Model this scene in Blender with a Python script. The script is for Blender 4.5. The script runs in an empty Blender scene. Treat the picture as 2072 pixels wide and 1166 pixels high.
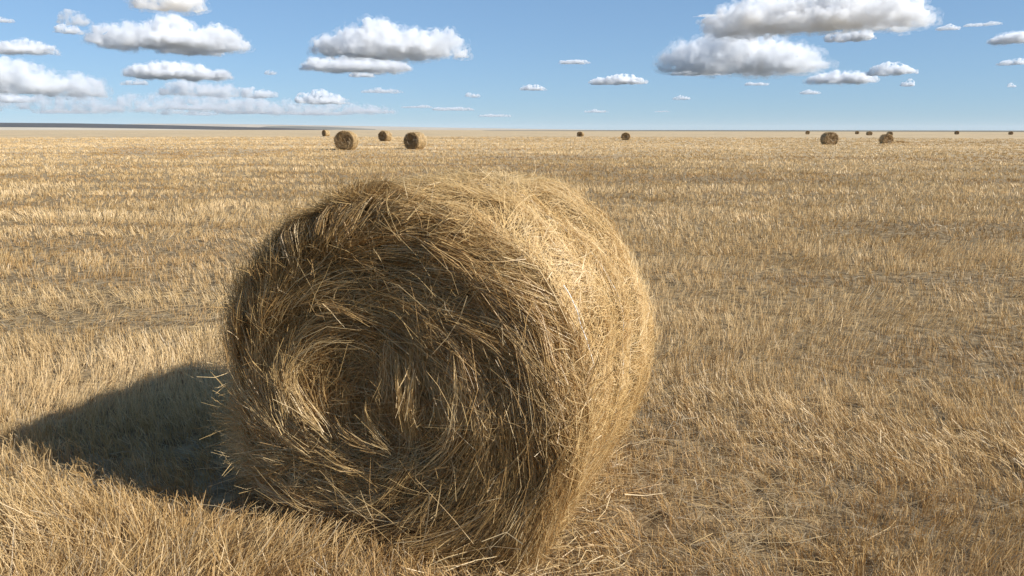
import bpy, math, random
import numpy as np
from mathutils import Vector

rng = np.random.default_rng(11)
random.seed(11)
S = bpy.context.scene

# ------------------------------------------------------------------ camera
CAM_H = 1.65
PITCH = math.radians(12.07)
F_PX, PX_W, PX_H = 1497.0, 2072.0, 1166.0
cam_data = bpy.data.cameras.new('camera')
cam_data.sensor_width = 36.0
cam_data.lens = 36.0 * F_PX / PX_W
cam_data.clip_start = 0.05
cam_data.clip_end = 200000.0
cam = bpy.data.objects.new('camera', cam_data)
S.collection.objects.link(cam)
cam.location = (0, 0, CAM_H)
cam.rotation_euler = (math.pi / 2 - PITCH, math.radians(-0.07), 0)
S.camera = cam

# ------------------------------------------------------------------ light
SUN_EL = math.radians(31.5)
SUN_AZ = math.radians(116.5)                      # clockwise from +Y (the way the camera looks)
SUN_DIR = Vector((math.sin(SUN_AZ) * math.cos(SUN_EL), math.cos(SUN_AZ) * math.cos(SUN_EL), math.sin(SUN_EL)))
world = bpy.data.worlds.new('World')
S.world = world
world.use_nodes = True
wn = world.node_tree
wn.nodes.clear()
sky = wn.nodes.new('ShaderNodeTexSky')
sky.sky_type = 'NISHITA'
sky.sun_disc = False
sky.sun_elevation = SUN_EL
sky.sun_rotation = SUN_AZ
sky.altitude = 1500
sky.air_density = 1.0
sky.dust_density = 0.0
sky.ozone_density = 3.0
bg = wn.nodes.new('ShaderNodeBackground')
bg.inputs['Strength'].default_value = 0.10
wo = wn.nodes.new('ShaderNodeOutputWorld')
# the camera's flatter tone curve and cooler white balance for the whole sky dome, evenly
gm = wn.nodes.new('ShaderNodeGamma')
gm.inputs['Gamma'].default_value = 0.5
tint = wn.nodes.new('ShaderNodeMixRGB')
tint.blend_type = 'MULTIPLY'
tint.inputs[0].default_value = 1.0
tint.inputs[2].default_value = (0.95, 1.32, 1.74, 1)
wn.links.new(sky.outputs[0], gm.inputs['Color'])
wn.links.new(gm.outputs[0], tint.inputs[1])
wn.links.new(tint.outputs[0], bg.inputs['Color'])
wn.links.new(bg.outputs[0], wo.inputs['Surface'])

sun_data = bpy.data.lights.new('sun', 'SUN')
sun_data.energy = 4.1
sun_data.angle = math.radians(0.53)
sun_data.color = (1.0, 0.965, 0.91)
sun = bpy.data.objects.new('sun', sun_data)
S.collection.objects.link(sun)
sun.location = (8, -5, 12)
sun.rotation_euler = SUN_DIR.to_track_quat('Z', 'Y').to_euler()

S.view_settings.view_transform = 'Standard'
S.view_settings.look = 'None'
S.view_settings.gamma = 1.0
S.view_settings.use_curve_mapping = False
S.view_settings.exposure = 0.75
S.cycles.use_denoising = True
S.cycles.denoising_input_passes = 'RGB_ALBEDO_NORMAL'
S.cycles.denoising_prefilter = 'ACCURATE'
S.cycles.max_bounces = 12
S.cycles.diffuse_bounces = 4
S.cycles.glossy_bounces = 2
S.cycles.transmission_bounces = 4
S.cycles.volume_bounces = 10
S.cycles.transparent_max_bounces = 8
S.cycles.caustics_reflective = False
S.cycles.caustics_refractive = False

# ------------------------------------------------------------------ helpers
def pixel_dir(px, py):
    """direction of a pixel of the 2072 x 1166 photograph, in the world"""
    dx, dz = (px - PX_W / 2) / F_PX, -(py - PX_H / 2) / F_PX
    c, s = math.cos(PITCH), math.sin(PITCH)
    return np.array([dx, c + dz * s, -s + dz * c])

def on_ground(px, py, z=0.0):
    d = pixel_dir(px, py)
    return d * ((CAM_H - z) / -d[2]) + np.array([0, 0, CAM_H])

def _hash(ix, iy, iz, seed):
    h = (ix * 374761393 + iy * 668265263 + iz * 2147483647 + seed * 1274126177) & 0xFFFFFFFF
    h = ((h ^ (h >> 13)) * 1274126177) & 0xFFFFFFFF
    h = ((h ^ (h >> 16)) * 2246822519) & 0xFFFFFFFF
    return ((h ^ (h >> 15)) & 0xFFFFFF) / float(0xFFFFFF)

def vnoise(x, y, z=0.0, seed=0):
    """smooth value noise in 0..1, arrays welcome"""
    x, y, z = np.broadcast_arrays(np.asarray(x, float), np.asarray(y, float), np.asarray(z, float))
    fx, fy, fz = np.floor(x), np.floor(y), np.floor(z)
    ix, iy, iz = fx.astype(np.int64), fy.astype(np.int64), fz.astype(np.int64)
    u, v, w = x - fx, y - fy, z - fz
    u, v, w = u * u * (3 - 2 * u), v * v * (3 - 2 * v), w * w * (3 - 2 * w)
    r = 0
    for dx in (0, 1):
        for dy in (0, 1):
            for dz in (0, 1):
                wt = (u if dx else 1 - u) * (v if dy else 1 - v) * (w if dz else 1 - w)
                r = r + wt * _hash(ix + dx, iy + dy, iz + dz, seed)
    return r

def fbm(x, y, z=0.0, seed=0, octaves=4):
    r, a, t = 0, 1.0, 0
    for o in range(octaves):
        k = 2.03 ** o
        r = r + a * vnoise(np.asarray(x) * k + 13.7 * o, np.asarray(y) * k + 5.1 * o, np.asarray(z) * k + 9.3 * o, seed + o)
        t += a
        a *= 0.5
    return r / t

def smooth(a, b, x):
    t = np.clip((np.asarray(x, float) - a) / (b - a), 0, 1)
    return t * t * (3 - 2 * t)

def mesh_from(name, verts, quads, col=None, smooth_shade=False):
    verts = np.ascontiguousarray(verts, np.float32).reshape(-1, 3)
    quads = np.ascontiguousarray(quads, np.int32)
    k = quads.shape[1]
    me = bpy.data.meshes.new(name)
    me.vertices.add(len(verts))
    me.vertices.foreach_set('co', verts.ravel())
    me.loops.add(quads.size)
    me.loops.foreach_set('vertex_index', quads.ravel())
    me.polygons.add(len(quads))
    me.polygons.foreach_set('loop_start', np.arange(0, quads.size, k, dtype=np.int32))
    if smooth_shade:
        me.polygons.foreach_set('use_smooth', np.ones(len(quads), bool))
    if col is not None:
        c = np.ones((len(verts), 4), np.float32)
        c[:, :3] = col
        at = me.attributes.new('col', 'FLOAT_COLOR', 'POINT')
        at.data.foreach_set('color', c.ravel())
    me.update(calc_edges=True)
    return me

def add(name, me, mat=None, parent=None, **props):
    o = bpy.data.objects.new(name, me)
    S.collection.objects.link(o)
    if mat is not None:
        me.materials.append(mat)
    if parent is not None:
        o.parent = parent
    for k, v in props.items():
        o[k] = v
    return o

def empty(name, loc, rz=0.0, **props):
    o = bpy.data.objects.new(name, None)
    S.collection.objects.link(o)
    o.location = loc
    o.rotation_euler = (0, 0, rz)
    o.empty_display_size = 0.2
    for k, v in props.items():
        o[k] = v
    return o

def unit(v):
    return v / np.maximum(np.linalg.norm(v, axis=-1, keepdims=True), 1e-9)

def ribbons(P, width, col, tip=0.35, side=None):
    """P (n,k,3) centre lines -> flat straw blades; width (n,), col (n,3)"""
    n, k, _ = P.shape
    d = unit(P[:, -1] - P[:, 0])
    if side is None:
        side = rng.normal(size=(n, 3))
    side = unit(np.cross(d, side))
    taper = np.linspace(1.0, tip, k)
    off = side[:, None, :] * (width[:, None] * 0.5 * taper[None, :])[:, :, None]
    V = np.stack([P - off, P + off], 2).reshape(n * k * 2, 3)
    base = (np.arange(n) * k * 2)[:, None]
    q = []
    for j in range(k - 1):
        q.append(np.stack([base[:, 0] + 2 * j, base[:, 0] + 2 * j + 1, base[:, 0] + 2 * j + 3, base[:, 0] + 2 * j + 2], 1))
    Q = np.concatenate(q, 0)
    C = np.repeat(col, k * 2, axis=0)
    return V, Q, C

def join_ribbons(parts):
    V, Q, C, o = [], [], [], 0
    for v, q, c in parts:
        V.append(v); Q.append(q + o); C.append(c); o += len(v)
    return np.concatenate(V), np.concatenate(Q), np.concatenate(C)

# ------------------------------------------------------------------ materials
def straw_material(name, translucent=0.25, gloss=0.06):
    m = bpy.data.materials.new(name)
    m.use_nodes = True
    nt = m.node_tree
    nt.nodes.clear()
    N, L = nt.nodes.new, nt.links.new
    at = N('ShaderNodeAttribute'); at.attribute_name = 'col'
    df = N('ShaderNodeBsdfDiffuse')
    tr = N('ShaderNodeBsdfTranslucent')
    gl = N('ShaderNodeBsdfGlossy'); gl.inputs['Roughness'].default_value = 0.45
    gl.inputs['Color'].default_value = (0.9, 0.85, 0.75, 1)
    m1 = N('ShaderNodeMixShader'); m1.inputs[0].default_value = translucent
    m2 = N('ShaderNodeMixShader'); m2.inputs[0].default_value = gloss
    out = N('ShaderNodeOutputMaterial')
    L(at.outputs['Color'], df.inputs['Color'])
    L(at.outputs['Color'], tr.inputs['Color'])
    L(df.outputs[0], m1.inputs[1]); L(tr.outputs[0], m1.inputs[2])
    L(m1.outputs[0], m2.inputs[1]); L(gl.outputs[0], m2.inputs[2])
    L(m2.outputs[0], out.inputs['Surface'])
    return m

def noise_material(name, c0, c1, scale, detail=8.0, stretch=(1, 1, 1), bump=0.0, c2=None, scale2=None, lo=0.3, hi=0.7, bscale=None):
    m = bpy.data.materials.new(name)
    m.use_nodes = True
    nt = m.node_tree
    N, L = nt.nodes.new, nt.links.new
    b = nt.nodes['Principled BSDF']
    b.inputs['Roughness'].default_value = 0.95
    b.inputs['Specular IOR Level'].default_value = 0.1
    tc = N('ShaderNodeTexCoord')
    mp = N('ShaderNodeMapping'); mp.inputs['Scale'].default_value = stretch
    no = N('ShaderNodeTexNoise'); no.inputs['Scale'].default_value = scale; no.inputs['Detail'].default_value = detail
    no.inputs['Roughness'].default_value = 0.65
    cr = N('ShaderNodeValToRGB')
    cr.color_ramp.elements[0].position = lo; cr.color_ramp.elements[0].color = (*c0, 1)
    cr.color_ramp.elements[1].position = hi; cr.color_ramp.elements[1].color = (*c1, 1)
    L(tc.outputs['Object'], mp.inputs[0]); L(mp.outputs[0], no.inputs['Vector']); L(no.outputs['Fac'], cr.inputs[0])
    src = cr.outputs[0]
    if c2 is not None:
        n2 = N('ShaderNodeTexNoise'); n2.inputs['Scale'].default_value = scale2; n2.inputs['Detail'].default_value = 5.0
        r2 = N('ShaderNodeValToRGB')
        r2.color_ramp.elements[0].position = 0.52; r2.color_ramp.elements[0].color = (0, 0, 0, 1)
        r2.color_ramp.elements[1].position = 0.68; r2.color_ramp.elements[1].color = (1, 1, 1, 1)
        mx = N('ShaderNodeMixRGB'); mx.inputs[2].default_value = (*c2, 1)
        L(mp.outputs[0], n2.inputs['Vector']); L(n2.outputs['Fac'], r2.inputs[0]); L(r2.outputs[0], mx.inputs[0])
        L(src, mx.inputs[1]); src = mx.outputs[0]
    L(src, b.inputs['Base Color'])
    if bump:
        bn = N('ShaderNodeTexNoise'); bn.inputs['Scale'].default_value = bscale or scale * 3; bn.inputs['Detail'].default_value = 6
        bp = N('ShaderNodeBump'); bp.inputs['Strength'].default_value = bump; bp.inputs['Distance'].default_value = 0.05
        L(tc.outputs['Object'], bn.inputs['Vector']); L(bn.outputs['Fac'], bp.inputs['Height']); L(bp.outputs[0], b.inputs['Normal'])
    return m

M_straw = straw_material('straw')
M_stubble = straw_material('stubble_straw', 0.22, 0.04)
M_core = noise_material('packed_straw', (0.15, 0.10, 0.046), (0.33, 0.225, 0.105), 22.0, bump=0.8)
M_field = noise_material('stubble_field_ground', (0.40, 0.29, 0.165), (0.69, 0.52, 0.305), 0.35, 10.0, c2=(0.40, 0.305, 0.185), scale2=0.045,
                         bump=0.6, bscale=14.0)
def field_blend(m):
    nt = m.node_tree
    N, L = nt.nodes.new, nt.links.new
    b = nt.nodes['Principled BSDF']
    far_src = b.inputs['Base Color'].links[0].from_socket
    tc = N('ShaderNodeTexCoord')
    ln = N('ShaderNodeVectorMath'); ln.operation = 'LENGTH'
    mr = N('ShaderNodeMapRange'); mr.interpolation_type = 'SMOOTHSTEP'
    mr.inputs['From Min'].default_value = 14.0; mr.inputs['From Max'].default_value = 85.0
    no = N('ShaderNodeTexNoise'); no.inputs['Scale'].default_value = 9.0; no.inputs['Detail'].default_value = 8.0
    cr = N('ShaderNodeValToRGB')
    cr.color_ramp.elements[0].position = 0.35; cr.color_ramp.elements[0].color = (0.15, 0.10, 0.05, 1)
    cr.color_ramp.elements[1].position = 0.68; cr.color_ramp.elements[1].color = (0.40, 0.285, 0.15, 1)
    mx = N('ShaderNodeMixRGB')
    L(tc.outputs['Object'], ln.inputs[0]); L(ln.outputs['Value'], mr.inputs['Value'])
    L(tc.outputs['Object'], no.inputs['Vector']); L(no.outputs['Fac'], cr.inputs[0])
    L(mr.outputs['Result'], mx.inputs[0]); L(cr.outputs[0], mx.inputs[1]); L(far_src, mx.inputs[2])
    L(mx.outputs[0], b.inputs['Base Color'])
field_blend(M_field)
M_twine = bpy.data.materials.new('twine'); M_twine.use_nodes = True
M_twine.node_tree.nodes['Principled BSDF'].inputs['Base Color'].default_value = (0.72, 0.72, 0.68, 1)
M_twine.node_tree.nodes['Principled BSDF'].inputs['Roughness'].default_value = 0.5

# ------------------------------------------------------------------ the field
def field_height(x, y):
    d = np.hypot(x, y)
    return (fbm(x * 0.9, y * 0.9, 0, 5, 3) - 0.5) * 0.06 * (1 - smooth(25, 60, d))

def build_field():
    rad = np.concatenate([[0.0], np.geomspace(0.5, 15500.0, 141)])
    na = 240
    ang = np.linspace(0, 2 * np.pi, na, endpoint=False)
    V = [[0, 0, float(field_height(0, 0))]]
    for r in rad[1:]:
        x, y = r * np.sin(ang), r * np.cos(ang)
        V.extend(np.stack([x, y, field_height(x, y)], 1).tolist())
    V = np.array(V)
    Q = []
    a = np.arange(na); b = (a + 1) % na
    for i in range(len(rad) - 2):
        o, p = 1 + i * na, 1 + (i + 1) * na
        Q.append(np.stack([o + a, o + b, p + b, p + a], 1))
    Q = np.concatenate(Q)
    me = mesh_from('field', V, Q[:, ::-1], smooth_shade=True)
    import bmesh
    bm = bmesh.new(); bm.from_mesh(me); bm.verts.ensure_lookup_table()
    for i in range(na):
        bm.faces.new((bm.verts[0], bm.verts[1 + (i + 1) % na], bm.verts[1 + i]))
    bmesh.ops.recalc_face_normals(bm, faces=bm.faces)
    bm.to_mesh(me); bm.free()
    me.update()
    if me.polygons[0].normal.z < 0:
        me.flip_normals()
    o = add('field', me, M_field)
    o['kind'] = 'structure'
    return o
build_field()

# far land beyond the field: low swells whose crest line follows the photograph's skyline
def land(name, crest, dist, depth, mat, foot=-2.0):
    """crest: list of (pixel x, pixel y of the crest); dist: metres to the crest"""
    xs = np.linspace(crest[0][0], crest[-1][0], 120)
    ys = np.interp(xs, [c[0] for c in crest], [c[1] for c in crest])
    V = []
    prof = [(-1.0, 0.0), (-0.7, 0.10), (-0.45, 0.36), (-0.22, 0.74), (0.0, 1.0), (0.4, 0.8), (1.0, 0.0)]
    for px, py in zip(xs, ys):
        d = pixel_dir(px, py)
        g = d / math.hypot(d[0], d[1])
        top = CAM_H + g[2] * dist
        for a, hgt in prof:
            r = dist + a * depth
            V.append([g[0] * r, g[1] * r, foot + (top - foot) * hgt])
    k = len(prof)
    Q = []
    for i in range(len(xs) - 1):
        for j in range(k - 1):
            Q.append([i * k + j, (i + 1) * k + j, (i + 1) * k + j + 1, i * k + j + 1])
    me = mesh_from(name, np.array(V), np.array(Q), smooth_shade=True)
    if sum(p.normal.z for p in me.polygons) < 0:
        me.flip_normals()
    o = add(name, me, mat)
    o['kind'] = 'structure'
    return o

M_dark = noise_material('dark_far_land', (0.050, 0.047, 0.044), (0.085, 0.076, 0.066), 0.004, 6)  # dark grey-brown mottle for the low far ridge
M_pale = noise_material('pale_stubble_land', (0.40, 0.33, 0.24), (0.56, 0.46, 0.33), 0.003, 6)
M_salt = noise_material('pale_far_field', (0.50, 0.42, 0.30), (0.66, 0.56, 0.42), 0.006, 5)
M_grey = noise_material('grey_green_land', (0.16, 0.15, 0.11), (0.24, 0.21, 0.15), 0.004, 6)
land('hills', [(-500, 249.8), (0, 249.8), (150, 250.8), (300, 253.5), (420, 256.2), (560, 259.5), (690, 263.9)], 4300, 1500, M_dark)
land('hills', [(60, 262), (180, 255), (280, 251.5), (420, 251.5), (560, 253), (760, 256), (900, 258.5), (1080, 261), (1330, 264.5)], 9000, 2500, M_pale)
land('hills', [(480, 264), (540, 256.5), (600, 256), (660, 257), (760, 262)], 6500, 1200, M_grey)
land('hills', [(820, 267), (1000, 264.2), (1400, 263.0), (1800, 263.0), (2600, 263.4)], 1500, 780, M_grey, foot=-0.3)
land('far_field', [(-500, 258.6), (0, 258.8), (140, 259.6), (230, 260.6), (330, 262), (460, 263.9)], 2300, 500, M_salt, foot=-0.5)

# ------------------------------------------------------------------ hay bales
class Bale:
    """a round bale: local x right, y along its axis (0 = front face), z up from the ground"""
    def __init__(s, a=0.742, b=0.755, W=1.25, seed=0, sag=0.07, rough=1.0, sink=0.10):
        s.a, s.b, s.W, s.seed, s.sag, s.rough = a, b, W, seed, sag, rough
        s.cz = b - sink
    def radius(s, th, v):
        c, n = np.cos(th), np.sin(th)
        e = 1.0 / np.sqrt((c / s.a) ** 2 + (n / s.b) ** 2)
        e = e * (1 + s.sag * np.exp(-((np.mod(th + 0.95 + np.pi, 2 * np.pi) - np.pi) / 0.5) ** 2)
                 + 0.6 * s.sag * np.exp(-((np.mod(th + 2.2 + np.pi, 2 * np.pi) - np.pi) / 0.5) ** 2))
        e = e * (1 + 0.035 * np.exp(-((np.mod(th, 2 * np.pi) - 2.1) / 0.4) ** 2))
        lump = fbm(np.cos(th) * 2.2 + 7, np.sin(th) * 2.2 + 3, v * 2.6, s.seed + 3, 4) - 0.5
        ring = 0.012 * np.sin(v * 2 * np.pi / 0.31 + 3 * vnoise(np.cos(th) * 2, np.sin(th) * 2, 0, s.seed))
        groove = -0.022 * np.exp(-((v - 0.78) / 0.035) ** 2) - 0.016 * np.exp(-((v - 0.42) / 0.03) ** 2)
        return e + s.rough * (0.10 * lump + ring + groove)
    def point(s, th, v, lift=0.0):
        """on the round side; v from 0 to W"""
        edge = 1 - 0.045 * (np.exp(-((v + 0.02) / 0.05) ** 2) + np.exp(-((s.W - v) / 0.07) ** 2))
        r = s.radius(th, v) * edge + lift
        z = s.cz + r * np.sin(th)
        return np.stack([r * np.cos(th), np.broadcast_to(v, np.shape(r)) + 0 * r, np.maximum(z, 0.005)], -1)
    def bulge(s, q, th):
        """how far the front face stands out (towards -y) at q = r/R"""
        q = np.asarray(q, float)
        side = 0.55 + 0.45 * np.cos(th - 0.35)
        rim = 0.035 * np.exp(-((q - 0.90) / 0.22) ** 2) * side
        hump = 0.03 * np.exp(-((q - 0.5) / 0.2) ** 2)
        ed = -0.10 * smooth(0.93, 1.05, q) ** 1.5
        x, y = q * np.cos(th), q * np.sin(th)
        turn = np.mod(q * 3.2 + th / (2 * np.pi), 1.0)
        sp = 0.014 * (np.abs(turn - 0.5) * 2 - 0.5) * smooth(0.15, 0.3, q)
        hollow = -0.03 * np.exp(-(((x + 0.16) / 0.17) ** 2 + ((y + 0.05) / 0.22) ** 2))
        nz = (fbm(x * 2.6, y * 2.6, 0, s.seed + 8, 4) - 0.5) * 0.10 + (vnoise(x * 9, y * 9, 0, s.seed + 9) - 0.5) * 0.035
        return rim + hump + ed + s.rough * (sp + nz) + hollow
    def face_point(s, x, z):
        """point of the front face for face coordinates x, z (metres from its centre)"""
        th = np.arctan2(z, x)
        R = s.radius(th, np.zeros_like(th) + 0.04)
        q = np.hypot(x, z) / R
        return q, th, -s.bulge(q, th)

def bale_core(B, nth=120, shrink=0.985):
    """closed lumpy drum under the straw"""
    th = np.linspace(0, 2 * np.pi, nth, endpoint=False)
    rings = []
    for q in np.linspace(0.06, 0.96, 16):
        R = B.radius(th, np.zeros_like(th) + 0.04)
        x, z = q * R * np.cos(th), q * R * np.sin(th)
        y = -B.bulge(np.full_like(th, q), th) + 0.02
        rings.append(np.stack([x, y, np.maximum(B.cz + z, 0.004)], 1))
    for v in np.linspace(0.06, B.W - 0.05, 22):
        p = B.point(th, np.full_like(th, v), -0.018)
        rings.append(p)
    for q in np.linspace(0.93, 0.06, 8):
        R = B.radius(th, np.zeros_like(th) + B.W - 0.05)
        rings.append(np.stack([q * R * np.cos(th), B.W + 0.04 * np.cos(q * 1.5) - 0.02 + 0 * th, np.maximum(B.cz + q * R * np.sin(th), 0.004)], 1))
    V = np.concatenate(rings)
    a = np.arange(nth); b = (a + 1) % nth
    Q = []
    for i in range(len(rings) - 1):
        o, p = i * nth, (i + 1) * nth
        Q.append(np.stack([o + a, p + a, p + b, o + b], 1))
    c0 = len(V)
    V = np.concatenate([V, [rings[0].mean(0)], [rings[-1].mean(0)]])
    Q.append(np.stack([a, b, np.full(nth, c0), np.full(nth, c0)], 1))
    l = (len(rings) - 1) * nth
    Q.append(np.stack([l + b, l + a, np.full(nth, c0 + 1), np.full(nth, c0 + 1)], 1))
    Q = np.concatenate(Q)
    import bmesh
    bm = bmesh.new()
    vs = [bm.verts.new(v) for v in V]
    for f in Q:
        f = list(dict.fromkeys(int(i) for i in f))
        bm.faces.new([vs[i] for i in f])
    bmesh.ops.recalc_face_normals(bm, faces=bm.faces)
    me = bpy.data.meshes.new('core')
    bm.to_mesh(me); bm.free()
    return me

PALE = np.array([0.71, 0.525, 0.275])
GOLD = np.array([0.61, 0.415, 0.175])
BROWN = np.array([0.48, 0.285, 0.105])
OLIVE = np.array([0.33, 0.215, 0.085])
GREY = np.array([0.42, 0.335, 0.215])

def mixcol(t, stops):
    """t (n,) in 0..1 through a list of colours"""
    t = np.clip(t, 0, 1) * (len(stops) - 1)
    i = np.minimum(t.astype(int), len(stops) - 2)
    f = (t - i)[:, None]
    st = np.array(stops)
    return st[i] * (1 - f) + st[i + 1] * f

def face_flow(th, q):
    """outward share of the straw direction on the front face (the rest runs clockwise round it)"""
    t = np.mod(th, 2 * np.pi)
    left = np.exp(-((t - 3.45) / 0.65) ** 2)
    upleft = np.exp(-((t - 2.35) / 0.55) ** 2) * smooth(0.70, 0.92, q)
    top = np.exp(-((t - 1.6) / 0.45) ** 2) * smooth(0.8, 0.97, q)
    return 0.06 + 0.80 * left * smooth(0.25, 0.6, q) + 1.6 * upleft + 0.25 * top

def face_straw(B, n_bundle, per, width=0.0026, seg=4, hanging=0):
    """matted bundles of straw wound round the end of the bale, with stray single stalks over them"""
    R0 = 0.5 * (B.a + B.b)
    q0 = np.sqrt(rng.uniform(0.0, 1.0, n_bundle)) * 0.99
    th0 = rng.uniform(0, 2 * np.pi, n_bundle)
    if hanging:
        hx, hz = rng.uniform(-0.02, 0.22, hanging), rng.uniform(0.02, 0.34, hanging)
        q0[:hanging], th0[:hanging] = np.hypot(hx, hz), np.arctan2(hz, hx)
    tq = np.mod(th0, 2 * np.pi)
    fx, fz = q0 * np.cos(th0), q0 * np.sin(th0)
    inner = smooth(0.42, 0.16, q0)
    fray = np.exp(-((tq - 2.25) / 0.75) ** 2) * smooth(0.70, 0.88, q0)
    lowleft_sun = np.exp(-((tq - 3.7) / 0.5) ** 2) * smooth(0.3, 0.6, q0)
    sweep = smooth(0.35, 0.6, q0) * (1 - smooth(0.7, 1.3, np.mod(th0 + 1.9, 2 * np.pi) - 1.9))
    flowjit = (fbm(fx * 2.4, fz * 2.4, 0, B.seed + 51, 3) - 0.5) * (2.4 - 1.4 * sweep)
    jit = flowjit + rng.normal(0, 0.20, n_bundle) + inner * rng.normal(0, 0.9, n_bundle)
    rope = rng.gamma(1.8, 0.014, n_bundle) * (1 - 0.3 * inner)          # how proud the bundle stands
    wid = rng.uniform(0.012, 0.040, n_bundle)
    tone = np.clip(rng.beta(1.6, 1.6, n_bundle) + 0.35 * lowleft_sun - 0.25 * fray, 0, 1)  # lower-left straw lightened in colour for the sun grazing it
    length = rng.uniform(0.12, 0.46, n_bundle) * (1 - 0.5 * inner) * (1 + 0.35 * sweep) * (1 - 0.65 * fray)
    hung_b = np.arange(n_bundle) < hanging
    rope[hung_b] += 0.035; tone[hung_b] = 0.55 + 0.3 * rng.random(hanging); length[hung_b] = rng.uniform(0.14, 0.3, hanging)
    n = n_bundle * per
    k = np.repeat(np.arange(n_bundle), per)
    o0 = face_flow(th0, q0)
    a0 = np.arctan2(-np.cos(th0) + o0 * np.sin(th0), np.sin(th0) + o0 * np.cos(th0)) + jit
    a0 = np.where(hung_b, -np.pi / 2 + rng.normal(0, 0.12, n_bundle), a0)
    stray = (rng.random(n) < 0.09) & ~hung_b[k]
    c = rng.normal(0, 1, n) * wid[k] * np.where(stray, 3.0, 1.0)
    al = rng.uniform(-0.5, 0.5, n) * length[k] * 0.8
    x = fx[k] * R0 + np.cos(a0[k]) * al - np.sin(a0[k]) * c
    z = fz[k] * R0 + np.sin(a0[k]) * al + np.cos(a0[k]) * c
    ang = jit[k] + rng.normal(0, 0.10, n) + rng.normal(0, 1.0, n) * stray
    ln = length[k] * rng.uniform(0.35, 1.15, n)
    lf = rope[k] * np.exp(-0.5 * (c / wid[k]) ** 2) + rng.gamma(1.2, 0.004, n) + stray * rng.uniform(0.0, 0.05, n)
    rise = np.abs(rng.normal(0, 0.012, n)) + (rng.random(n) < 0.04) * rng.uniform(0, 0.08, n)
    bend = rng.normal(0, 0.35, n) + (rng.random(n) < 0.07) * rng.normal(0, 2.2, n)
    loose = rng.uniform(0.0, 0.08, n) + (rng.random(n) < 0.22) * rng.uniform(0.0, 0.13, n)
    P = []
    for j in range(seg):
        q, th, y = B.face_point(x, z)
        t = j / (seg - 1)
        P.append(np.stack([x, y - lf - rise * t * t, np.maximum(B.cz + z, 0.01 + 0.02 * rng.random(n))], 1))
        o = face_flow(th, q)
        a2 = np.arctan2(-np.cos(th) + o * np.sin(th), np.sin(th) + o * np.cos(th)) + ang + bend * (t - 0.4) * 0.7
        a2 = np.where(hung_b[k], a0[k] + rng.normal(0, 0.1, n) + 0.3 * bend * t, a2)
        st = ln / (seg - 1)
        x = x + np.cos(a2) * st
        z = z + np.sin(a2) * st
        q1, th1, _ = B.face_point(x, z)
        t1 = np.mod(th1, 2 * np.pi)
        lim = 0.985 + (0.05 * smooth(1.5, 2.2, t1) + 0.17 * smooth(2.9, 3.4, t1)) * smooth(5.0, 4.2, t1) + lf + loose * smooth(1.3, 2.2, t1) * smooth(5.2, 4.4, t1)
        f = np.minimum(1.0, lim / np.maximum(q1, 1e-6))
        x, z = x * f, z * f
    P = np.stack(P, 1)
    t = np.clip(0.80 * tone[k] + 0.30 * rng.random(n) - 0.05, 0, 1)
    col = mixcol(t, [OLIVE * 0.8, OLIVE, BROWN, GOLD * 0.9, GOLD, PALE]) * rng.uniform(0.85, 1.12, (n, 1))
    pal = rng.random(n) < 0.06
    col[pal] = PALE
    w = width * rng.uniform(0.55, 1.25, n) * (1 + 0.7 * (rng.random(n) < 0.06))
    return ribbons(P, w, col, 0.55)

def side_straw(B, n, width=0.0026, seg=4, len_rng=(0.05, 0.16)):
    th = rng.uniform(0, 2 * np.pi, n)
    v = rng.uniform(0.0, B.W, n)
    up = np.sin(th) > -0.93
    th, v = th[up], v[up]
    n = len(th)
    patch = vnoise(np.cos(th) * 6, np.sin(th) * 6, v * 7, B.seed + 21)
    pdir = vnoise(np.cos(th) * 4 + 9, np.sin(th) * 4, v * 5, B.seed + 22)
    ang = np.pi / 2 + (pdir - 0.5) * 5.0 + rng.normal(0, 0.75, n)
    rim = np.exp(-(v / 0.07) ** 2)
    ang = np.where(rng.random(n) < rim * 0.85, -np.pi / 2 + rng.normal(0, 0.22, n), ang)
    ln = rng.uniform(*len_rng, n) * (1 + 0.7 * rim)
    lf = rng.gamma(1.4, 0.007, n) + 0.012 * patch
    stray = rng.random(n) < 0.06
    rise = np.abs(rng.normal(0, 0.013, n)) + stray * rng.uniform(0.0, 0.06, n)
    bend = rng.normal(0, 1.3, n)
    P = []
    for j in range(seg):
        t = j / (seg - 1)
        P.append(B.point(th, v, lf + rise * t ** 1.5))
        a2 = ang + bend * (t - 0.4)
        st = ln / (seg - 1)
        v = v + np.cos(a2) * st
        th = th + np.sin(a2) * st / 0.75
    P = np.stack(P, 1)
    t = 0.5 * patch + 0.6 * rng.random(n)
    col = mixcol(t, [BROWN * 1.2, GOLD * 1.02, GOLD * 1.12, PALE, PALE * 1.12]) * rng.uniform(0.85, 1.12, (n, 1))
    w = width * rng.uniform(0.6, 1.3, n)
    out = np.stack([np.cos(th), 0 * th, np.sin(th)], 1) + rng.normal(0, 0.32, (n, 3))
    return ribbons(P, w, col, 0.35, side=out)

def back_straw(B, n, width=0.004):
    q = np.sqrt(rng.random(n)); th = rng.uniform(0, 2 * np.pi, n)
    P = []
    ln = rng.uniform(0.1, 0.35, n)
    for j in range(3):
        R = B.radius(th, np.zeros(n) + B.W - 0.05)
        P.append(np.stack([q * R * np.cos(th), B.W + 0.04 * np.cos(q * 1.5) + 0.01 + rng.random(n) * 0.02, np.maximum(B.cz + q * R * np.sin(th), 0.01)], 1))
        th = th - ln / 2 / (0.15 + q * 0.7)
        q = q + 0.01
    P = np.stack(P, 1)
    return ribbons(P, width * np.ones(n), mixcol(rng.random(n), [OLIVE, BROWN, GOLD]), 0.4)

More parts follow.
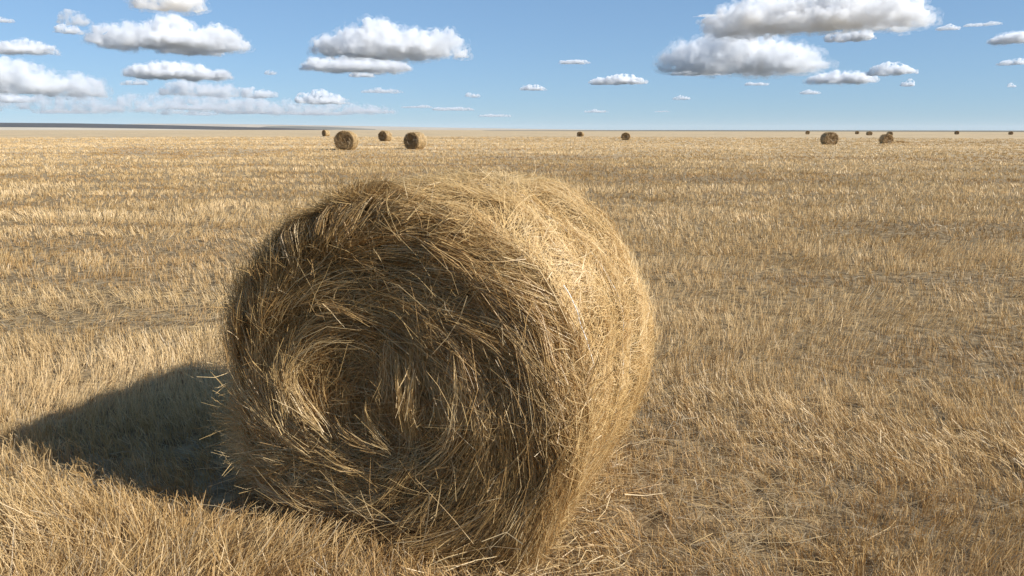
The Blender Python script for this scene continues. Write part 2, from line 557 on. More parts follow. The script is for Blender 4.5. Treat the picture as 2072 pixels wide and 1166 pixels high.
def rim_tufts(B, n):
    """frayed ends along the upper front edge and its crown, standing out of the bale"""
    th = np.concatenate([rng.normal(1.78, 0.10, n // 4), rng.uniform(0.9, 3.1, n - n // 4)])
    v = np.abs(rng.normal(0.0, 0.07, n)) + 0.01
    out = rng.uniform(0.02, 0.055, n) + (rng.random(n) < 0.04) * rng.uniform(0, 0.06, n)
    crown = np.exp(-((th - 1.78) / 0.13) ** 2)
    out = out * (0.45 + 0.55 * smooth(1.3, 1.75, th) + 0.9 * crown)
    dth = rng.normal(-0.05, 0.10, n)
    dv = rng.normal(-0.02, 0.05, n)
    P = []
    for j in range(3):
        t = j / 2
        P.append(B.point(th + dth * t, np.maximum(v + 0 * t, 0.0), -0.02 + out * t) + np.stack([0 * t * v, dv * t * t - 0.02, 0 * v], 1))
    P = np.stack(P, 1)
    col = mixcol(rng.random(n), [OLIVE, BROWN, GOLD * 0.9, GOLD])
    return ribbons(P, 0.003 * rng.uniform(0.6, 1.2, n), col, 0.4)

def twine_mesh(B, v0, th_a, th_b, r=0.0028, seg=90, bury=0.012):
    th = np.linspace(th_a, th_b, seg)
    v = v0 + 0.012 * (vnoise(th * 3, 0 * th, 0, 31) - 0.5)
    c = B.point(th, v, bury + 0.020 * (vnoise(th * 4, 1 + 0 * th, 0, 33) - 0.4))
    d = unit(np.gradient(c, axis=0))
    u = unit(np.cross(d, np.array([0, 1, 0.01])))
    w = np.cross(d, u)
    k = 6
    ring = [c + r * (math.cos(i * 2 * math.pi / k) * u + math.sin(i * 2 * math.pi / k) * w) for i in range(k)]
    V = np.stack(ring, 1).reshape(-1, 3)
    Q = []
    for i in range(seg - 1):
        for j in range(k):
            Q.append([i * k + j, i * k + (j + 1) % k, (i + 1) * k + (j + 1) % k, (i + 1) * k + j])
    return mesh_from('twine', V, np.array(Q), smooth_shade=True)

# the big bale in the foreground
YAW = math.radians(21.0)
BX, BY = -0.451, 2.70
B0 = Bale(seed=4)
hay_bale = empty('hay_bale', (BX, BY, 0.0), -YAW,
                 label='huge shaggy round hay bale with swirled shaded face and sunlit side, casting a dark shadow',
                 category='hay bale', group='round hay bales on the field')
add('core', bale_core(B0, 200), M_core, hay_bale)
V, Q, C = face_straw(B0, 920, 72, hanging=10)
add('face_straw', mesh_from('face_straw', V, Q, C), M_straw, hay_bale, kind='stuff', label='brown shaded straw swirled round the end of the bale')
V, Q, C = join_ribbons([side_straw(B0, 63000), back_straw(B0, 3500)])
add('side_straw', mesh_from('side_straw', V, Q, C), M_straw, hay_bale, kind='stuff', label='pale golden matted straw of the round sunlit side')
V, Q, C = rim_tufts(B0, 2600)
add('rim_straw', mesh_from('rim_straw', V, Q, C), M_straw, hay_bale, kind='stuff', label='frayed straw ends sticking out along the upper edge')
add('twine', twine_mesh(B0, 0.085, 0.62, 0.24, r=0.0019, bury=0.036), M_twine, hay_bale, label='thin white twine at the edge of the sunlit side')
add('twine', twine_mesh(B0, 0.62, 1.6, -0.9, bury=0.002), M_twine, hay_bale)

# loose single stalks that stick out of the bale
def stalk(B, pts, r=0.0016):
    c = np.array(pts, float)
    t = np.linspace(0, 1, 9)
    tt = np.linspace(0, 1, len(c))
    c = np.stack([np.interp(t, tt, c[:, i]) for i in range(3)], 1)
    c[1:-1] = 0.25 * c[:-2] + 0.5 * c[1:-1] + 0.25 * c[2:]
    d = unit(np.gradient(c, axis=0))
    u = unit(np.cross(d, np.array([0.1, 1, 0.2]))); w = np.cross(d, u)
    rr = r * np.linspace(1.1, 0.5, 9)[:, None]
    ring = [c + rr * (math.cos(i * 2.0944) * u + math.sin(i * 2.0944) * w) for i in range(3)]
    V = np.stack(ring, 1).reshape(-1, 3)
    Q = [[i * 3 + j, i * 3 + (j + 1) % 3, (i + 1) * 3 + (j + 1) % 3, (i + 1) * 3 + j] for i in range(8) for j in range(3)]
    return mesh_from('stalk', V, np.array(Q), np.tile(PALE, (len(V), 1)))

def face_local(px, py):
    """photograph pixel -> local point on the bale's front face plane"""
    d = pixel_dir(px, py)
    n = np.array([-math.sin(YAW), -math.cos(YAW), 0.0])
    o = np.array([BX, BY, 0.0])
    e = np.array([0, 0, CAM_H])
    t = n.dot(o - e) / n.dot(d)
    p = e + d * t - o
    return np.array([p[0] * math.cos(YAW) - p[1] * math.sin(YAW), 0.0, p[2]])

for a, m, b, fw in [((500, 738), (420, 741), (332, 742), 0.06), ((560, 640), (480, 668), (452, 688), 0.05), ((640, 560), (700, 620), (762, 655), 0.10),
                    ((470, 800), (430, 768), (395, 745), 0.07), ((560, 935), (490, 934), (421, 935), 0.08), ((570, 915), (510, 950), (452, 968), 0.09),
                    ((720, 390), (735, 350), (728, 326), 0.03), ((735, 395), (752, 350), (757, 330), 0.02), ((700, 395), (716, 355), (712, 333), 0.02),
                    ((830, 400), (815, 360), (834, 316), 0.0), ((840, 400), (870, 350), (842, 320), 0.0), ((700, 585), (780, 650), (860, 700), 0.12),
                    ((735, 800), (760, 840), (772, 862), 0.11), ((915, 740), (975, 765), (1012, 805), 0.11), ((1056, 1010), (1075, 1060), (1088, 1112), 0.10),
                    ((1040, 560), (1080, 640), (1120, 720), 0.12), ((555, 800), (640, 850), (700, 905), 0.10), ((630, 470), (560, 440), (520, 470), 0.06)]:
    pa, pm, pb = face_local(*a), face_local(*m), face_local(*b)
    pa[1] -= 0.02; pm[1] -= fw * 0.7; pb[1] -= fw
    add('stalk', stalk(B0, [pa, pm, pb]), M_straw, hay_bale)

# the bales standing far off in the field
def far_bale(label, px0, px1, py_top, py_base, yaw_deg, W=1.22, seed=1, detail=2, sag=0.05, squash=1.0, rough=1.0):
    g = on_ground((px0 + px1) / 2, py_base)
    dist = math.hypot(g[0], g[1])
    h = (py_base - py_top) / (F_PX * 1.045) * dist
    h = min(max(h, 1.05), 1.56)
    b = h / 2
    a = b * 1.04 * squash
    yaw = math.radians(yaw_deg)
    B = Bale(a, b, W, seed, sag, rough, 0.04)
    k = dist / 740.0                      # metres per rendered pixel
    r = empty('hay_bale', (g[0], g[1], 0.0), -yaw, label=label, category='hay bale', group='round hay bales on the field')
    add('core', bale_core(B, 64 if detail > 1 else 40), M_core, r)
    nf, ns = {3: (240, 4000), 2: (130, 1900), 1: (40, 500)}[detail]
    w = max(0.006, 0.22 * k)
    V, Q, C = face_straw(B, nf, 14, width=w, seg=3)
    add('face_straw', mesh_from('face_straw', V, Q, C * np.array([0.78, 0.77, 0.82])), M_straw, r, kind='stuff')  # end straw tinted darker: its shade is put into the colour
    V, Q, C = side_straw(B, ns, width=w, seg=3, len_rng=(0.08, 0.24))
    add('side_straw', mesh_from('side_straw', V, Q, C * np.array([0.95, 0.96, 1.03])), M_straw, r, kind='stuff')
    return r

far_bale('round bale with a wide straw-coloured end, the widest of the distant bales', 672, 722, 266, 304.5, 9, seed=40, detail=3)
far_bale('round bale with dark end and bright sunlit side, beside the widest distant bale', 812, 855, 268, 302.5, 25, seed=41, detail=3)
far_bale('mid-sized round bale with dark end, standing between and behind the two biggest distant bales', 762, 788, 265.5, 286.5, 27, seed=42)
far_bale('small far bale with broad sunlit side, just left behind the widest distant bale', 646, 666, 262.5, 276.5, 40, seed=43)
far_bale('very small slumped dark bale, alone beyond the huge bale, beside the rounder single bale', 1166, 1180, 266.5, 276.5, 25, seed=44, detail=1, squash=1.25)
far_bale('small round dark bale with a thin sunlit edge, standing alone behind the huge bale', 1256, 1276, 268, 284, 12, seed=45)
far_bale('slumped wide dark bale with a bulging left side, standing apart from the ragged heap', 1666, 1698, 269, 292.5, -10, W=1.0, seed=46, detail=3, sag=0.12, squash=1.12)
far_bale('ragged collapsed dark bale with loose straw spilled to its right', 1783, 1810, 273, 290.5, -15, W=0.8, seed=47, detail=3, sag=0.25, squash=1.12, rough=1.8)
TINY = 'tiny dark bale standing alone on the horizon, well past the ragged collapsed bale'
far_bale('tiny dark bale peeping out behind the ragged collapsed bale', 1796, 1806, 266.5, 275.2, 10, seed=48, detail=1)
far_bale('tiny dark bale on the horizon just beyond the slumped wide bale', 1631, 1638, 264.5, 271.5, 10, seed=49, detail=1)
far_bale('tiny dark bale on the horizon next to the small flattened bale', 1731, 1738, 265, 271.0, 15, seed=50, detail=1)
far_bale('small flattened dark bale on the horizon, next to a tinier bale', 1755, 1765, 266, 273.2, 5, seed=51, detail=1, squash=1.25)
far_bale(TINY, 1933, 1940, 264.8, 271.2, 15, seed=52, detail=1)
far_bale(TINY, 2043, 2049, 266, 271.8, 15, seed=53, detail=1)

def spilled_straw():
    g = on_ground(1822, 288.5)
    n = 900
    x = g[0] + rng.normal(0, 0.9, n); y = g[1] + rng.normal(0, 0.7, n)
    hgt = 0.28 * np.exp(-(((x - g[0]) / 0.9) ** 2 + ((y - g[1]) / 0.7) ** 2)) * rng.random(n)
    a = rng.uniform(0, 2 * np.pi, n); ln = rng.uniform(0.1, 0.3, n)
    p0 = np.stack([x, y, hgt + 0.01], 1)
    p1 = p0 + np.stack([np.cos(a) * ln, np.sin(a) * ln, rng.uniform(0, 0.12, n)], 1)
    V, Q, C = ribbons(np.stack([p0, p1], 1), 0.03 * np.ones(n), mixcol(rng.random(n), [OLIVE, BROWN, GOLD]), 0.5)
    add('loose_straw', mesh_from('loose_straw', V, Q, C), M_straw, None, kind='stuff', label='loose brown straw spilled beside the ragged collapsed bale', category='straw')
spilled_straw()

# ------------------------------------------------------------------ stubble
cy_, sy_ = math.cos(YAW), math.sin(YAW)
def under_bale(x, y, grow=0.0):
    lx = (x - BX) * cy_ - (y - BY) * sy_
    ly = (x - BX) * sy_ + (y - BY) * cy_
    return (np.abs(lx) < 0.40 + grow) & (ly > 0.06 - grow) & (ly < B0.W - 0.05 + grow)

def sample_ground(n, d0=4.5, dmin=0.9, dmax=170.0, half=math.radians(58)):
    """as many straws per square metre near by, as many per angle far off"""
    wn_, wf = 0.5 * (1 - (dmin / d0) ** 2), math.log(dmax / d0)
    near = rng.random(n) < wn_ / (wn_ + wf)
    u = rng.random(n)
    d = np.where(near, np.sqrt(dmin ** 2 + u * (d0 ** 2 - dmin ** 2)), d0 * np.exp(u * math.log(dmax / d0)))
    p = rng.uniform(-half, half, n)
    return d * np.sin(p), d * np.cos(p), d

def fields(x, y):
    n1 = fbm(x / 0.55, y / 0.45, 0, 61, 3)
    n2 = fbm(x / 3.2 + 3, y / 1.6, 0, 62, 4)
    n3 = fbm(x / 16.0, y / 7.0, 0, 63, 4)
    n4 = fbm(x / 8.0, (y + 0.06 * x) / 0.75, 0, 64, 3)                    # long swath lines across the view
    n2 = n2 + 0.55 * (n4 - 0.5)
    n3 = n3 + 0.6 * (fbm(x / 60.0, y / 9.0, 0, 65, 3) - 0.5) * smooth(15, 40, y)
    return n1, n2, n3

def build_stubble(n_tuft=168000, per=6):
    tx, ty, td = sample_ground(130000)
    fx, fy, fd = sample_ground(n_tuft - 130000, d0=12.0, dmin=8.0, dmax=190.0, half=math.radians(48))
    tx, ty, td = np.concatenate([tx, fx]), np.concatenate([ty, fy]), np.concatenate([td, fd])
    row = np.sin((ty + 0.06 * tx + 0.10 * (vnoise(tx * 0.8, ty * 0.8, 0, 70) - 0.5)) * 2 * np.pi / 0.21) * 0.5 + 0.5
    row = row + (0.6 - row) * smooth(9, 22, td)
    n1, n2, n3 = fields(tx, ty)
    bare = smooth(0.52, 0.40, n2 * 0.6 + n3 * 0.4)                     # trodden, thin places
    fore = smooth(3.05, 2.35, ty + 0.30 * (tx + 1.3)) * smooth(0.1, -0.5, tx)               # long grass in front, left of the bale
    fore2 = smooth(3.3, 2.4, ty)
    keep = rng.random(n_tuft) < np.clip((0.34 + 0.66 * row) * (1 - 0.18 * bare) + fore + 0.4 * fore2 + 0.22 * smooth(8.0, 5.0, td), 0, 1)
    keep &= ~under_bale(tx, ty)
    lodged = np.exp(-(((tx + 3.9) / 1.9) ** 2 + ((ty - 6.6) / 0.75) ** 2)) + np.exp(-(((tx - 0.95) / 0.5) ** 2 + ((ty - 3.0) / 0.8) ** 2))
    keep &= rng.random(n_tuft) > 0.55 * lodged
    sel = np.nonzero(keep)[0]
    k = np.repeat(sel, per)
    n = len(k)
    sp = np.maximum(0.016, 0.0011 * td[k])
    x = tx[k] + rng.normal(0, 1, n) * sp
    y = ty[k] + rng.normal(0, 1, n) * sp
    d = td[k]
    h = (0.042 + 0.075 * n1[k] + 0.065 * n2[k]) * (1 - 0.22 * bare[k]) * rng.uniform(0.55, 1.2, n)
    h = h * (1 + 1.7 * fore[k] + 0.35 * fore2[k] * (1 - fore[k]))
    # lean: a slow field plus each tuft's and each straw's own
    lx = (vnoise(tx / 0.9, ty / 0.9, 0, 71) - 0.5) * 1.0
    ly = (vnoise(tx / 0.9, ty / 0.9, 0, 72) - 0.5) * 0.7
    right = smooth(0.5, 1.6, tx) * smooth(6.5, 4.0, ty)
    lx = lx - 0.16 * right
    lx = lx[k] + rng.normal(0, 0.16, n_tuft)[k] + rng.normal(0, 0.17 + 0.16 * fore[k], n)
    ly = ly[k] + rng.normal(0, 0.16, n_tuft)[k] + rng.normal(0, 0.17, n)
    z0 = field_height(x, y) - 0.01
    cur = 0.35 + rng.random(n) * 0.5
    p0 = np.stack([x, y, z0], 1)
    p1 = p0 + np.stack([lx * h * 0.5 * cur, ly * h * 0.5 * cur, h * 0.55], 1)
    p2 = p0 + np.stack([lx * h, ly * h, h * np.maximum(1 - 0.22 * (lx * lx + ly * ly), 0.3)], 1)
    w = np.maximum(0.0024 * rng.uniform(0.6, 1.4, n), 0.00055 * d * rng.uniform(0.6, 1.4, n))
    tone = 0.61 + 0.70 * (n2[k] - 0.5) + 0.7 * (n3[k] - 0.5) + (0.28 * (rng.random(n_tuft)[k] - 0.5) + 0.45 * (rng.random(n) - 0.5)) * (1 - 0.65 * smooth(10, 40, d)) - 0.16 * bare[k]
    col = mixcol(tone, [GREY * 0.6, BROWN * 0.9, GOLD * 0.85, PALE * 0.92, PALE * 1.08])
    gm_ = rng.random(n) < 0.09 * (1 - smooth(10, 40, d))
    col[gm_] = GREY * rng.uniform(0.7, 1.2, (int(gm_.sum()), 1))
    col = col * np.array([1.03, 1.0, 0.98])
    near = d < 4.6
    out = []
    out.append(ribbons(np.stack([p0, p1, p2], 1)[near], w[near], col[near], 0.75))
    out.append(ribbons(np.stack([p0, p2], 1)[~near], w[~near], col[~near], 0.6))
    V, Q, C = join_ribbons(out)
    add('stubble', mesh_from('stubble', V, Q, C), M_stubble, None, kind='stuff', label='cut golden straw stubble standing all over the field', category='stubble')
    return n

def build_litter(n0=78000):
    x, y, d = sample_ground(n0, dmax=40)
    n1, n2, n3 = fields(x, y)
    lodged = np.exp(-(((x + 3.9) / 2.0) ** 2 + ((y - 6.6) / 0.8) ** 2)) + np.exp(-(((x - 0.95) / 0.55) ** 2 + ((y - 3.0) / 0.9) ** 2))
    keep = (rng.random(n0) < 0.72 + lodged) & ~under_bale(x, y)
    x, y, d, n1, n2, n3, lodged = (q[keep] for q in (x, y, d, n1, n2, n3, lodged))
    n = len(x)
    ang = (vnoise(x / 1.3, y / 0.9, 0, 81) - 0.5) * 7 + rng.normal(0, 0.9, n)
    ln = rng.uniform(0.06, 0.26, n) * (1 + 0.5 * np.clip(lodged, 0, 1))
    z = field_height(x, y) + 0.004 + rng.gamma(1.3, 0.012, n) * (1 + 1.5 * np.clip(lodged, 0, 1))
    P = []
    bend = rng.normal(0, 0.8, n)
    px, py = x.copy(), y.copy()
    for j in range(3):
        P.append(np.stack([px, py, z + rng.normal(0, 0.008, n) + 0.01 * (j == 1)], 1))
        px = px + np.cos(ang + bend * (j - 0.5)) * ln / 2
        py = py + np.sin(ang + bend * (j - 0.5)) * ln / 2
    P = np.stack(P, 1)
    w = np.maximum(0.0028 * rng.uniform(0.6, 1.3, n), 0.0007 * d)
    tone = 0.42 + 0.9 * (n2 - 0.5) + 0.6 * (n3 - 0.5) + 0.55 * (rng.random(n) - 0.5) + 0.3 * lodged
    col = mixcol(tone, [GREY * 0.6, GREY * 0.95, GOLD * 0.9, PALE])
    V, Q, C = ribbons(P, w, col, 0.6, side=np.tile([0.0, 0.0, 1.0], (n, 1)) + rng.normal(0, 0.3, (n, 3)))
    add('straw_litter', mesh_from('straw_litter', V, Q, C), M_stubble, None, kind='stuff', label='loose flattened straw lying between the stubble', category='straw')
def build_chaff(n=9000):
    th = rng.uniform(0, 2 * np.pi, n)
    lx = rng.uniform(-0.75, 0.95, n); ly = rng.uniform(-0.30, B0.W + 0.2, n)
    edge = np.minimum(np.abs(np.abs(lx) - 0.52), np.abs(ly + 0.03))
    keep = rng.random(n) < np.exp(-(edge / 0.16) ** 2) * (0.35 + 0.65 * (lx > 0.2))
    lx, ly, th = lx[keep], ly[keep], th[keep]
    n = len(lx)
    x = BX + lx * cy_ + ly * sy_; y = BY - lx * sy_ + ly * cy_
    ln = rng.uniform(0.05, 0.22, n)
    z = field_height(x, y) + 0.02 + rng.gamma(1.5, 0.028, n)
    bend = rng.normal(0, 1.2, n)
    P = []
    for j in range(3):
        P.append(np.stack([x, y, z + rng.normal(0, 0.012, n)], 1))
        x = x + np.cos(th + bend * j * 0.5) * ln / 2; y = y + np.sin(th + bend * j * 0.5) * ln / 2
    V, Q, C = ribbons(np.stack(P, 1), 0.003 * rng.uniform(0.6, 1.3, n), mixcol(rng.random(n), [BROWN, GOLD, PALE, PALE]), 0.5)
    add('loose_straw', mesh_from('loose_straw', V, Q, C), M_straw, None, kind='stuff', label='loose golden straw fallen round the foot of the huge bale', category='straw')
build_stubble()
build_litter()
build_chaff()

# ------------------------------------------------------------------ clouds
CLOUD_BASE = 2000.0
def cloud_material(name, density, size, lo=0.45, hi=0.60):
    """vapour that thins out raggedly towards its skin"""
    m = bpy.data.materials.new(name)
    m.use_nodes = True
    nt = m.node_tree
    nt.nodes.clear()
    N, L = nt.nodes.new, nt.links.new
    tc = N('ShaderNodeTexCoord')
    no = N('ShaderNodeTexNoise')
    no.inputs['Scale'].default_value = 1.0 / size
    no.inputs['Detail'].default_value = 4.0
    no.inputs['Roughness'].default_value = 0.62
    mr = N('ShaderNodeMapRange')
    mr.inputs['From Min'].default_value = lo
    mr.inputs['From Max'].default_value = hi
    mr.inputs['To Min'].default_value = 0.0
    mr.inputs['To Max'].default_value = density
    v = N('ShaderNodeVolumeScatter')
    v.inputs['Color'].default_value = (0.945, 0.965, 0.996, 1)
    v.inputs['Anisotropy'].default_value = 0.2
    o = N('ShaderNodeOutputMaterial')
    L(tc.outputs['Object'], no.inputs['Vector']); L(no.outputs['Fac'], mr.inputs['Value'])
    L(mr.outputs['Result'], v.inputs['Density']); L(v.outputs[0], o.inputs['Volume'])
    m.cycles.volume_step_rate = 0.5
    return m

def cloud(label, x0, x1, y0, y1, thick=1.0, lumps=None, seed=0, ragged=1.2):
    """a cumulus filling the photograph's box x0..x1, y0..y1, its flat base at CLOUD_BASE metres"""
    r = np.random.default_rng(1000 + seed)
    d = pixel_dir((x0 + x1) / 2, y1)
    hor = math.hypot(d[0], d[1])
    dist = (CLOUD_BASE - CAM_H) / d[2] * hor                    # metres to the near edge of the base
    scale = dist / hor / F_PX                                   # metres per photograph pixel there (roughly)
    wid = (x1 - x0) * scale
    tot = (y1 - y0) * scale
    el = d[2] / hor
    big = x1 - x0 > 180
    dep = min(max((0.8 if big else 0.42) * wid, tot), 3000.0)
    hgt = max(tot - 0.8 * dep * el, (0.55 if big else 0.75) * tot)                 # the rest of the apparent height is the base seen from below
    g = np.array([d[0], d[1]]) / hor
    ctr = g * (dist + dep * 0.5)
    wid *= (dist + dep * 0.5) / dist
    hgt *= (dist + dep * 0.5) / dist
    rt = np.array([g[1], -g[0]])
    vox = max(min(wid, 3 * hgt) / 62.0, 2.8 * scale)
    n = lumps or int(np.clip(18 + wid / hgt * 13, 18, 110))
    import bmesh
    bm = bmesh.new()
    for i in range(n):
        u = r.uniform(-1, 1)
        env = (1 - abs(u) ** (6.0 if big else 3.6)) ** 0.5
        prof = (0.52 + 0.60 * vnoise(u * 2.6 + seed * 3.1, seed * 1.7, 0, 5)) if big else (0.30 + 0.85 * vnoise(u * 2.2 + seed * 3.1, seed * 1.7, 0, 5))
        v = r.uniform(-0.55, 1) * env
        rad = hgt * r.uniform(0.16, 0.42) * (0.45 + 0.55 * env)
        rad = min(rad, wid * 0.22)
        top = max(hgt * env * prof * (1 - 0.35 * v * v) - rad * 0.8, rad * 0.5)
        z = r.uniform(0.25, 1.0) * top
        m = bmesh.ops.create_icosphere(bm, subdivisions=2, radius=1.0)
        lx, ly = u * (wid * 0.5 - rad), v * (dep * 0.5 - min(rad, dep * .3))
        sx, sy = r.uniform(1.1, 1.6), r.uniform(1.1, 1.6)
        for w in m['verts']:
            w.co = Vector((lx + w.co.x * rad * sx, ly + w.co.y * rad * sy, z + w.co.z * rad))
    nb = max(3, int(wid / hgt * 1.4))
    for i in range(nb):                                        # a low body that ties the heads together
        u = (i + 0.5) / nb * 2 - 1
        env = (1 - abs(u) ** 2.4) ** 0.6
        m = bmesh.ops.create_icosphere(bm, subdivisions=2, radius=1.0)
        for w in m['verts']:
            w.co = Vector((u * wid * 0.36 + w.co.x * wid * 0.13, w.co.y * dep * 0.40 * env, hgt * 0.14 + w.co.z * hgt * (0.14 + 0.18 * env)))
    me = bpy.data.meshes.new('cloud_form')
    bm.to_mesh(me); bm.free()
    tmp = bpy.data.objects.new('cloud_form', me)
    S.collection.objects.link(tmp)
    mod = tmp.modifiers.new('remesh', 'REMESH')
    mod.mode = 'VOXEL'; mod.voxel_size = vox
    dg = bpy.context.evaluated_depsgraph_get()
    me2 = bpy.data.meshes.new_from_object(tmp.evaluated_get(dg))
    bpy.data.objects.remove(tmp); bpy.data.meshes.remove(me)
    co = np.empty(len(me2.vertices) * 3, np.float32); me2.vertices.foreach_get('co', co); co = co.reshape(-1, 3).astype(float)
    no = np.empty(len(me2.vertices) * 3, np.float32); me2.vertices.foreach_get('normal', no); no = no.reshape(-1, 3)
    s1 = hgt * 0.34
    for k, amp in ((1.0, 0.42), (2.3, 0.26), (5.0, 0.16)):
        q = co * k / s1 + seed * 7.3
        b = np.abs(2 * vnoise(q[:, 0], q[:, 1], q[:, 2], 90 + seed) - 1)     # billows
        co = co + no * ((np.sqrt(b) - 0.55) * amp * s1 * ragged)[:, None]
    zb = hgt * 0.30 * (fbm(co[:, 0] / (hgt * 0.9), co[:, 1] / (hgt * 0.9), 0, seed + 40, 3) - 0.5)
    co[:, 2] = np.where(co[:, 2] < zb, zb + (co[:, 2] - zb) * 0.3, co[:, 2])
    wx = ctr[0] + rt[0] * co[:, 0] + g[0] * co[:, 1]
    wy = ctr[1] + rt[1] * co[:, 0] + g[1] * co[:, 1]
    wz = CLOUD_BASE + co[:, 2]
    o0 = np.array([ctr[0], ctr[1], CLOUD_BASE])
    me2.vertices.foreach_set('co', (np.stack([wx, wy, wz], 1) - o0).astype(np.float32).ravel())
    me2.update()
    cloud_parts = (co, no)
    dens = max(thick, 0.4 * thick * thick) * 6.5 / max(hgt, 60.0)
    me2.name = 'cloud'
    me2.materials.clear()
    o = add('cloud', me2, cloud_material('cloud_vapour', dens, hgt * 0.38))
    o.location = o0
    o['label'] = label; o['category'] = 'cloud'; o['group'] = 'fair-weather clouds in the sky'
    if x1 - x0 > 130:                                            # thin torn vapour round the firm body
        n3 = np.stack([rt[0] * no[:, 0] + g[0] * no[:, 1], rt[1] * no[:, 0] + g[1] * no[:, 1], 0.6 * no[:, 2]], 1)
        amt = hgt * (0.07 + 0.16 * fbm(co[:, 0] / hgt * 1.7, co[:, 1] / hgt * 1.7, co[:, 2] / hgt * 1.7, seed + 60, 3))
        vw = np.stack([wx, wy, wz], 1) - o0 + n3 * amt[:, None]
        me3 = me2.copy()
        me3.vertices.foreach_set('co', vw.astype(np.float32).ravel())
        me3.update()
        me3.materials.clear()
        add('veil', me3, cloud_material('cloud_veil', 1.6 / max(hgt, 60.0) * min(thick, 2.0), hgt * 0.22, 0.50, 0.66), o, kind='stuff')
    return o

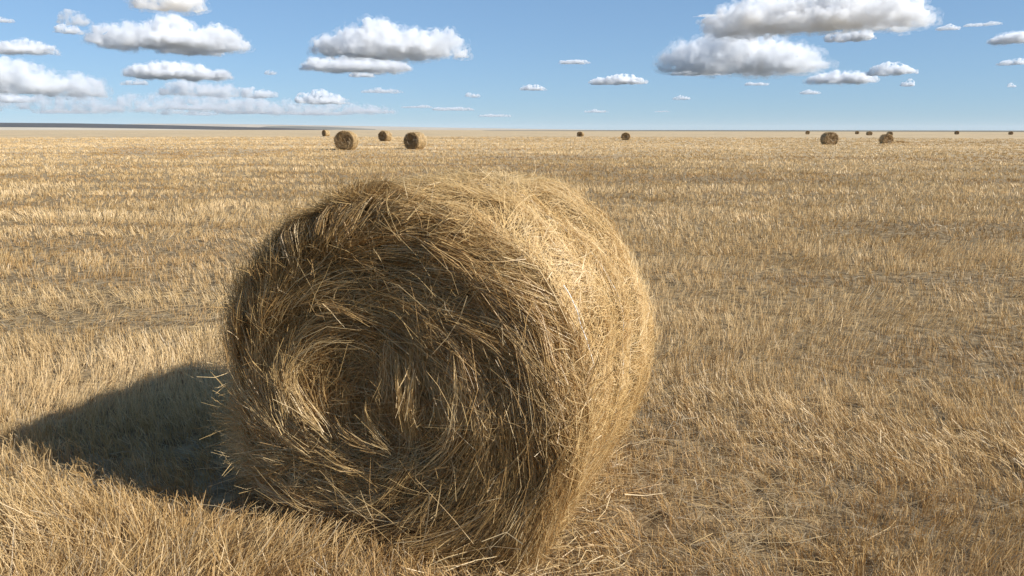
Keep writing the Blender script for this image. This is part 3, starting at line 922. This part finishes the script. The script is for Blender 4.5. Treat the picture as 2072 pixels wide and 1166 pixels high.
LOW = 'thin pale cloud streak low above the horizon'
CL = [
 ('broad white cloud with billowing top and grey flat base, above a smaller white cloud', 190, 500, 5, 82, 1.9),
 ('small white cloud just under the broad billowing cloud with grey base', 318, 450, 74, 106, 2.0),
 ('long low white cloud with row of rounded heads, above the pale cloud bank', 258, 468, 113, 152, 2.2),
 ('small torn grey-white cloud beside the broad billowing cloud', 110, 166, 42, 67, 1.2),
 ('thin ragged veil of cloud just above the small torn cloud', 120, 186, 8, 48, 0.7),
 ('narrow white cloud tapering to a point, above the big grey bank', -60, 112, 70, 105, 1.6),
 ('big grey-white cloud bank with bright upper edge', -60, 206, 113, 186, 1.6),
 ('small white cloud beneath the big grey-white bank', -40, 70, 180, 207, 1.2),
 ('pale hazy cloud bank under the long row of rounded heads', 325, 490, 150, 192, 0.7),
 ('string of small white heads joining the pale hazy bank', 478, 565, 166, 196, 1.0),
 ('low bright white cloud at the end of a string of heads', 596, 708, 182, 209, 1.5),
 ('tall heaped white cloud with grey underside, above a flat ragged cloud', 638, 946, 8, 98, 1.9),
 ('flat ragged grey-white cloud under the tall heaped cloud', 610, 832, 94, 136, 1.6),
 ('small neat white puff under the flat ragged cloud', 704, 760, 138, 155, 1.6),
 ('small twin-headed white wisp above the lone two-humped cloud', 1128, 1196, 111, 127, 1.0),
 ('lone two-humped white cloud with thin grey base', 1188, 1311, 139, 167, 2.0),
 ('little white puff over the empty sky beyond the huge bale', 1050, 1108, 168, 182, 1.2),
 ('large domed white cloud with broad grey underside and trailing base', 1330, 1662, 34, 132, 1.7),
 ('vast grey-bottomed cloud cut by the top of the sky view', 1410, 1860, -80, 34, 1.8),
 ('rounded white cloud tucked beside the large domed cloud', 1670, 1766, 42, 78, 1.8),
 ('low white cloud of small heads below the large domed cloud', 1355, 1453, 126, 149, 1.8),
 ('white cloud with two bright heads and grey foot', 1633, 1768, 128, 164, 2.0),
 ('soft white cloud overlapping the cloud with two bright heads', 1754, 1851, 115, 148, 1.6),
 ('tiny round white puff under the soft white cloud', 1822, 1851, 157, 173, 1.2),
 ('small faint cloud scrap just under the trailing base of the large domed cloud', 1504, 1556, 160, 171, 0.8), ('tiny faint scrap below the cloud with two bright heads', 1617, 1662, 178, 189, 0.7), ('small white wisp in open blue beside a longer thin streak', 1893, 1942, 44, 58, 0.7), ('long thin faint streak beside a small white wisp', 1950, 2025, 38, 49, 0.35),
 ('grey-white cloud cut by the side of the sky view, dark below', 2010, 2160, 46, 79, 1.6),
 ('small soft cloud under the grey-white cloud cut by the sky view', 2018, 2075, 112, 129, 0.9), ('tiny faint puff beneath the small soft cloud', 2038, 2056, 165, 175, 0.8), ('tiny faint puff beneath the low white cloud of small heads', 1360, 1398, 188, 201, 0.7), ('thin torn strip of cloud between the vast cloud and the large domed cloud', 1400, 1480, 22, 30, 0.3),
 (LOW, 1190, 1222, 217, 227, 0.7), (LOW, 985, 1018, 223, 236, 0.7), (LOW, 890, 942, 209, 223, 0.6), ('thin pale streak just beneath the small neat white puff', 730, 818, 173, 187, 0.5),
 ('tiny bright puff alone between the thin low streaks and the little white puff', 940, 973, 183, 196, 0.8), ('grey cloud foot hanging into the top of the sky view', 268, 412, -60, 12, 1.6), ('small cut-off cloud scrap above the narrow tapering cloud', -20, 28, 30, 45, 0.8),
 ('tiny faint scrap between the row of rounded heads and the flat ragged cloud', 535, 562, 137, 151, 0.6), (LOW, 205, 245, 205, 224, 0.6), (LOW, 100, 160, 215, 230, 0.5), (LOW, 350, 440, 205, 222, 0.5),
 ('thin pale scrap between the big grey bank and the long row of rounded heads', 245, 300, 155, 172, 0.8), (LOW, 380, 430, 222, 234, 0.5), (LOW, 470, 540, 214, 230, 0.5), (LOW, 720, 770, 212, 228, 0.5),
 ('wide pale cloud bank fading into the haze over the dark far hill', 0, 570, 180, 226, 0.6), ('broad faint cloud bank fading into haze, past the dark far hill', 440, 800, 196, 230, 0.45), (LOW, 600, 680, 216, 232, 0.5), (LOW, 820, 870, 205, 218, 0.5), ('faint tail trailing from the low white cloud of small heads', 1365, 1480, 138, 150, 0.35), (LOW, 1330, 1350, 218, 226, 0.5),
]
for i, (lab, x0, x1, y0, y1, th) in enumerate(CL):
    if lab == LOW:
        k = 0.3 + 0.9 * random.random()
        x0, x1, y0, th = x0 - k * (x1 - x0) * 0.5, x1 + k * (x1 - x0) * 0.5, y1 - (y1 - y0) * random.uniform(0.6, 0.95), th * 0.8
    cloud(lab, x0, x1, y0, y1, th, seed=i)

# ------------------------------------------------------------------ haze over the plain
def build_haze():
    import bmesh
    bm = bmesh.new()
    bmesh.ops.create_cube(bm, size=1.0)
    me = bpy.data.meshes.new('haze')
    for v in bm.verts:
        v.co = Vector((v.co.x * 33000, v.co.y * 33000, -4.0 if v.co.z < 0 else 90.0))
    bm.to_mesh(me); bm.free()
    m = bpy.data.materials.new('haze_air'); m.use_nodes = True
    nt = m.node_tree; nt.nodes.clear()
    v = nt.nodes.new('ShaderNodeVolumePrincipled')
    v.inputs['Color'].default_value = (0.80, 0.88, 0.98, 1)
    v.inputs['Density'].default_value = 3.0e-5
    v.inputs['Density Attribute'].default_value = ''
    o = nt.nodes.new('ShaderNodeOutputMaterial')
    nt.links.new(v.outputs[0], o.inputs['Volume'])
    add('haze', me, m, None, kind='stuff', label='thin pale haze over the whole plain', category='haze')
build_haze()
